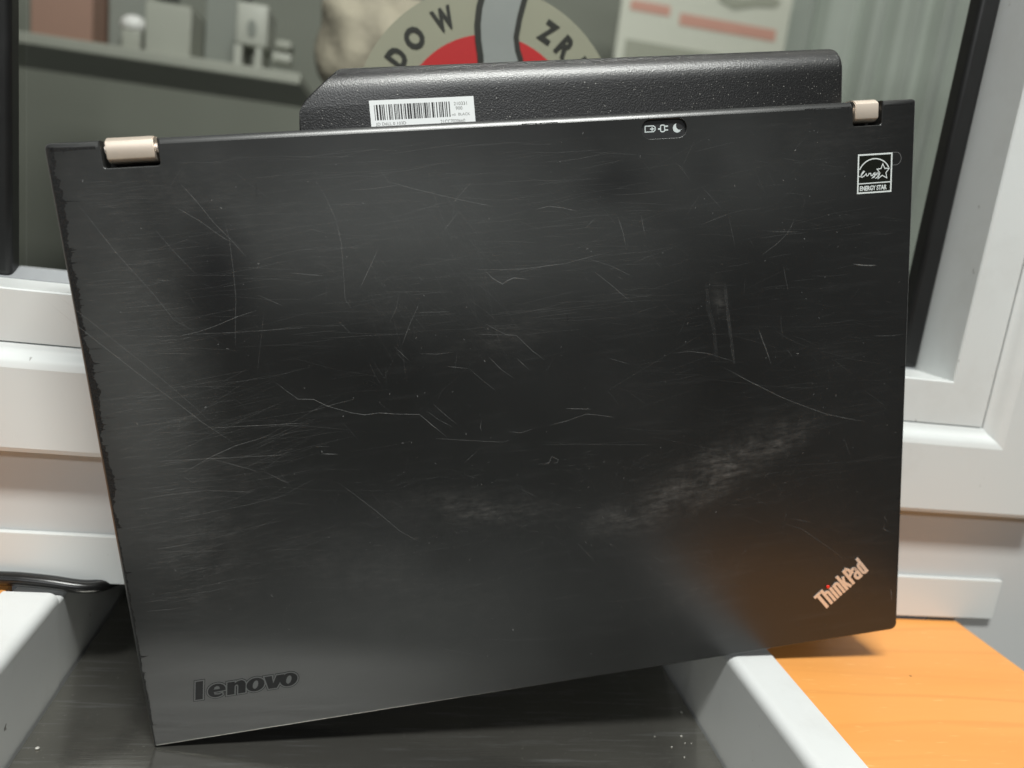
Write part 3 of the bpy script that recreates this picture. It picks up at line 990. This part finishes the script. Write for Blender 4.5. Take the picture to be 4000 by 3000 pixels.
# ------------------------------------------------------------------ wall and trim
YW = .3595
TW = Matrix(((1, 0, 0, 0), (0, 0, -1, YW), (0, 1, 0, 0), (0, 0, 0, 1)))
wl = solid('wall', [[(-.9, .75), (-.9, -.1838), (.3312, -.1838), (.3312, -.9), (1.3, -.9), (1.3, .75), (.3605, .75), (.3605, -.1170), (-.2395, -.1170), (-.2395, .75)]], 0, -.02, M['wall'], None, k=1, smooth=0)
wl.data.transform(TW)
tag(wl, kind='structure')
tag(box('floor', -3, 3, -6, .3, -.96, -.95, M['room']), kind='structure')
tb_ = box('trim_strip', -.40, .3524, YW - .0032, YW - .0002, -.1837, -.1605, M['pvc'], None, .0006, 3)
tag(tb_, 'flat white trim strip along the wall between window frame and counter', 'trim')

tag(box('tray_ceiling', -.5, .9, .3797, .64, -.172, -.150, M['board']), kind='structure')  # unseen board over the tray, added to keep back-room light off the steel
# ------------------------------------------------------------------ window
win = thing('window', 'white plastic window with black rubber seals behind the laptop', 'window', (.06, .36, -.12))
XO0, XO1, ZO0, ZO1 = -.170, .2910, -.0525, .42
# profile: distance outwards from the opening, depth
PR = [(0, .3835), (0, .3548), (.0006, .3540), (.0222, .3540), (.0223, .3552), (.0229, .3552), (.0229, .3536), (.0240, .3530), (.0256, .3524), (.0268, .3510),
      (.0282, .3488), (.0298, .3476), (.0318, .3470), (.0660, .3470), (.0680, .3478), (.0686, .3500), (.0686, .3592), (.060, .400), (0, .400)]
def member(name, side):
    bm = bmesh.new()
    ends = []
    for e in (0, 1):
        r = []
        for d, y in PR:
            x0, x1, z0, z1 = XO0 - d, XO1 + d, ZO0 - d, ZO1 + d
            if side == 'bottom': p = ((x0, x1)[e], y, z0)
            elif side == 'top': p = ((x0, x1)[e], y, z1)
            elif side == 'right': p = (x1, y, (z0, z1)[e])
            else: p = (x0, y, (z0, z1)[e])
            r.append(bm.verts.new(p))
        ends.append(r)
    for i in range(len(PR)):
        bm.faces.new((ends[0][i - 1], ends[0][i], ends[1][i], ends[1][i - 1]))
    return child(from_bm(name, bm, M['pvc'], None, 32), win)
member('frame_rail', 'bottom')
member('frame_rail', 'top')
member('frame_stile', 'left')
member('frame_stile', 'right')
GW = .0112
def gask(x0, x1, z0, z1):
    return child(box('rubber_seal', x0, x1, .3828, .3930, z0, z1, M['gasket'], None, .0022, 3), win)
gask(XO0, XO0 + GW, ZO0 + .0008, ZO1)
gask(XO1 - GW, XO1 - .0001, ZO0 + .0008, ZO1)
gask(XO0 + GW, XO1 - GW, ZO1 - GW, ZO1)
bm = bmesh.new()
ps = [(.3828, ZO0 - .002), (.3828, ZO0 + .0004), (.3905, ZO0 + .0046), (.396, ZO0 + .0046), (.396, ZO0 - .002)]
A = [bm.verts.new((XO0 + .001, y, z)) for y, z in ps]
B = [bm.verts.new((XO1 - .001, y, z)) for y, z in ps]
for i in range(len(ps)):
    bm.faces.new((A[i - 1], A[i], B[i], B[i - 1]))
bm.faces.new(A)
bm.faces.new(B)
g = child(from_bm('rubber_seal', bm, M['greystrip'], None, 0), win)  # sloping grey strip along the foot of the pane
tag(g, 'sloping grey strip under the glass')
child(box('glass_pane', XO0 + .002, XO1 - .002, .3912, .3952, ZO0 + .002, ZO1 - .002, M['glass']), win)

# ------------------------------------------------------------------ cable under the trim
cp = [(-.42, .335, -.1800), (-.30, .345, -.1805), (-.20, .3515, -.1808), (-.1511, .3525, -.1808), (-.1408, .3525, -.1810), (-.1304, .3525, -.1818), (-.1217, .3530, -.1832), (-.1155, .3545, -.1842), (-.110, .358, -.1845), (-.104, .368, -.1845), (-.102, .39, -.187), (-.105, .45, -.2)]
def tube(name, pts, r, mat, n=14, flat=1.):
    P = [Vector(p) for p in pts]
    Q = []
    for i in range(len(P) - 1):
        a, b, c, d = P[max(0, i - 1)], P[i], P[i + 1], P[min(len(P) - 1, i + 2)]
        for j in range(6):
            t = j / 6
            Q.append(.5 * ((2 * b) + (c - a) * t + (2 * a - 5 * b + 4 * c - d) * t * t + (3 * b - a - 3 * c + d) * t ** 3))
    Q.append(P[-1])
    bm = bmesh.new()
    rings = []
    for i, q in enumerate(Q):
        d = (Q[min(i + 1, len(Q) - 1)] - Q[max(i - 1, 0)]).normalized()
        s = d.cross(Vector((0, 0, 1))).normalized()
        u = s.cross(d)
        rings.append([bm.verts.new(q + s * r * flat * math.cos(2 * PI * k_ / n) + u * r * math.sin(2 * PI * k_ / n)) for k_ in range(n)])
    for A, B in zip(rings, rings[1:]):
        for k_ in range(n):
            bm.faces.new((A[k_ - 1], A[k_], B[k_], B[k_ - 1]))
    bm.faces.new(rings[0])
    bm.faces.new(rings[-1])
    return from_bm(name, bm, mat, None, 50)
tag(tube('cable', cp, .0029, M['cable'], flat=1.2), 'glossy black cable lying on the left edge board and slipping under the trim', 'cable')

# ------------------------------------------------------------------ grit on tray and counter
random.seed(3)
def crumb(x, y, z, r, label, mat, group=None, fl=.6, name='crumb'):
    bm = bmesh.new()
    bmesh.ops.create_icosphere(bm, subdivisions=2, radius=r * .75)
    for v in bm.verts:
        v.co *= random.uniform(.8, 1.15)
        v.co.z *= fl
    o = from_bm(name, bm, mat, None, 60)
    o.location = (x, y, z + r * fl * .8)
    o.rotation_euler = (0, 0, random.uniform(0, 6))
    return tag(o, label, 'crumb', group)
crumb(-.1172, .3042, ZF, .0011, 'largest pale crumb, alone on the steel tray near the left edge board', M['crumb'])
G = 'pale specks of grit on the steel tray beside the right edge board'
for x, y, r, lb in ((.168, .3343, .0007, 'pale grit speck farthest back on the tray, by the foot of the right edge board'),
                    (.1609, .3157, .0007, 'largest pale grit speck in the middle of the loose cluster on the tray'),
                    (.1608, .3107, .0004, 'small pale grit speck just below the largest one of the cluster'),
                    (.1532, .3079, .0005, 'pale grit speck at the lower left of the cluster on the tray'),
                    (.1567, .3008, .0005, 'lowest pale grit speck of the cluster, nearest the bottom of the photo'),
                    (.1475, .3154, .0004, 'leftmost pale grit speck of the cluster, at the edge of the laptop shadow'),
                    (.1640, .3107, .0003, 'tiniest pale grit speck, on the right side of the cluster by the edge board')):
    crumb(x, y, ZF, r, lb, M['crumb'], G)
crumb(.3236 * .81, .3718 * .81, ZC, .0007, 'small brown speck on the orange countertop', M['knot'], None, .2)

# ------------------------------------------------------------------ sign behind the glass
YS = .420
SG = .455 / .42
sign = thing('window_sign', 'round cream sign with red centre, black lettering and a grey shape, standing behind the glass', 'sign', (.049 * SG, YS * SG, .0425 * SG))
sign.scale = (SG, SG, SG)
Tm = Matrix(((1, 0, 0, 0), (0, 0, -1, 0), (0, 1, 0, 0), (0, 0, 0, 1)))           # drawn in x/z, facing the viewer
def onsign(o):
    o.parent = sign
    o.data.transform(Tm)
    return o
onsign(solid('backing_disc', [ellipse(0, 0, 68, 68, 72)], 0, -1.5, M['signcream'], None, smooth=0))
onsign(solid('red_disc', [ellipse(0, 0, 45.6, 45.6, 64)], .15, 0, M['signred'], None, smooth=0))
lft = [(-6.5, 75), (-10, 66), (-11.6, 57), (-11.6, 49), (-10.5, 42), (-8.6, 35), (-7, 26), (-6.5, 0), (-6.5, -40)]
rgt = [(12.5, 76), (10.5, 66), (8.8, 55), (8.2, 46), (9.8, 40), (11.8, 36), (12.5, 26), (13, 0), (13, -40)]
onsign(solid('grey_figure', [lft[::-1] + rgt], .45, 0, M['signgrey'], None, smooth=0))
onsign(strokes('figure_outline', [(lft, 3.1, False), (rgt, 2.7, False)], M['signink'], None, .3, .4))
for ch, a in (('D', 150.3), ('O', 137.6), ('W', 120.2), ('Z', 64.7), ('R', 53.0), ('Z', 41.0)):
    t = math.radians(a)
    wd = {'W': 10.5, 'O': 9.6}.get(ch, 7.6)
    onsign(text('letter', ch, M['signink'], None, 56.3 * math.cos(t), 56.3 * math.sin(t), wd, 10.8, .15, .2, rot=t - PI / 2, align_center=True, bold=.05))

# ------------------------------------------------------------------ room behind the glass; reflected shelf items built there as out-of-focus objects
tag(box('back_wall', -2.2, 3.2, 2.0, 2.05, -.95, 2.0, M['room']), kind='structure')
sh_ = thing('wall_shelf', 'grey wall shelf from a reflection, built blurred behind the left of the window', 'shelf', (-.3, 1.2, .148))
child(box('shelf_board', -.62, -.1236, 1.15, 1.45, .139, .1535, M['shelf'], None, .002), sh_)
child(box('reflection_band', -.545, -.520, 1.13, 1.15, -.5, .6, M['shelf']), sh_)  # pale frame reflection in the pane, built as a post
def carton(name, x0, x1, y0, y1, z1, mat, label, cat):
    r = thing(name, label, cat, ((x0 + x1) / 2, (y0 + y1) / 2, .1535))
    child(box('carton_body', x0, x1, y0, y1, .1537, z1, mat, None, .002), r)
    child(box('carton_flap', x0 + .002, x1 - .002, y0 + .002, y1 - .002, z1 + .0002, z1 + .003, mat), r)
    return r
carton('box', -.462, -.388, 1.17, 1.33, .42, M['rust'], 'blurred reddish brown box at the left end of the shelf', 'box')
carton('box', -.385, -.326, 1.22, 1.35, .40, M['darkbox'], 'blurred dark grey box between the reddish box and the pale box', 'box')
carton('box', -.325, -.268, 1.17, 1.34, .215, M['palebox'], 'blurred pale grey box in the middle of the shelf', 'box')
carton('box', -.266, -.222, 1.24, 1.35, .40, M['darkbox'], 'blurred dark grey box right of the pale box', 'box')
bm = bmesh.new()
bmesh.ops.create_uvsphere(bm, u_segments=24, v_segments=12, radius=.017)
bmesh.ops.scale(bm, vec=(1, 1, .75), verts=bm.verts)
cup = from_bm('ornament', bm, M['bright'], None, 60)
cup.location = (-.345, 1.195, .188)
ped = box('stand', -.012, .012, -.012, .012, -.0345, -.008, M['palebox'], cup, .002)
tag(cup, 'blurred shiny white knob shaped ornament before the dark grey box', 'ornament')
dv = thing('dispenser', 'blurred off white upright dispenser with an oval window, right part of the shelf', 'dispenser', (-.19, 1.2, .1535))
child(box('dispenser_body', -.213, -.172, 1.17, 1.25, .181, .235, M['whitebox'], None, .004), dv)
child(box('dispenser_leg', -.213, -.203, 1.17, 1.25, .1537, .1808, M['whitebox']), dv)
child(box('dispenser_leg', -.186, -.178, 1.17, 1.25, .1537, .1808, M['whitebox']), dv)
o = solid('oval_window', [ellipse(-192, 203, 6, 11)], 1, 0, M['darkbox'], None, smooth=0)
o.data.transform(Matrix.Translation((0, 1.1695, 0)) @ Tm)
child(o, dv)
cb = box('cup', -.168, -.142, 1.19, 1.22, .169, .182, M['bright'], None, .003)
cb.data.materials[0] = M['whitebox']
tag(cb, 'blurred small white block right of the dispenser', 'block')
tg = box('bracket', -.166, -.144, 1.20, 1.24, .188, .200, M['palebox'], None, .004)
tag(tg, 'blurred small pale tag hanging near the right end of the shelf', 'tag')
# beige reflection in the pane, built as a bundle
bm = bmesh.new()
bmesh.ops.create_icosphere(bm, subdivisions=4, radius=1)
for v in bm.verts:
    n = .10 * math.sin(4 * v.co.x + 1) * math.cos(5 * v.co.z) + .06 * math.sin(9 * v.co.x + 3 * v.co.z)
    v.co *= 1 + n
    v.co = Vector((v.co.x * .074, v.co.y * .05, v.co.z * .062))
bun = from_bm('beige_blob', bm, M['beige'], None, 80)
bun.location = (-.016, .93, .160)
tag(bun, 'blurred beige reflection in the pane, built as a bundle behind the left part of the round sign', 'blob')
# poster on the back wall
po = thing('poster', 'blurred pale poster with a faded red stripe on the back wall', 'poster', (.55, 1.5, .36))
child(box('poster_sheet', .388, .712, 1.500, 1.504, .14, .62, M['poster']), po)
child(box('red_stripe', .500, .690, 1.4985, 1.4998, .384, .404, M['posterred']), po)
child(box('dark_block', .405, .620, 1.4985, 1.4998, .20, .345, M['posterdark']), po)
child(box('red_stripe', .405, .480, 1.4985, 1.4998, .395, .412, M['posterred']), po)
o = solid('dark_swirl', [[(560, 470), (570, 435), (600, 425), (640, 437), (680, 442), (690, 455), (660, 462), (620, 448), (590, 445), (578, 470)]], 1, 0, M['posterdark'], None, smooth=0)
o.data.transform(Matrix.Translation((0, 1.4990, 0)) @ Tm)
child(o, po)
# pale cloth hanging at the right and a grey post
cu_ = thing('curtain', 'blurred pale blue grey curtain hanging at the right of the back room', 'curtain', (1.1, 1.7, 0))
bm = bmesh.new()
prev = None
for i in range(61):
    x = .80 + .012 * i
    y = 1.75 + .025 * math.sin(i * .9) + .01 * math.sin(i * 2.3)
    cur = (bm.verts.new((x, y, -.6)), bm.verts.new((x, y, 1.2)), bm.verts.new((x, y + .006, 1.2)), bm.verts.new((x, y + .006, -.6)))
    if prev:
        bm.faces.new((prev[0], cur[0], cur[1], prev[1]))
        bm.faces.new((prev[3], cur[3], cur[2], prev[2]))
        bm.faces.new((prev[1], cur[1], cur[2], prev[2]))
    prev = cur
child(from_bm('curtain_cloth', bm, M['curtain'], None, 60), cu_)
S.render.film_transparent = False
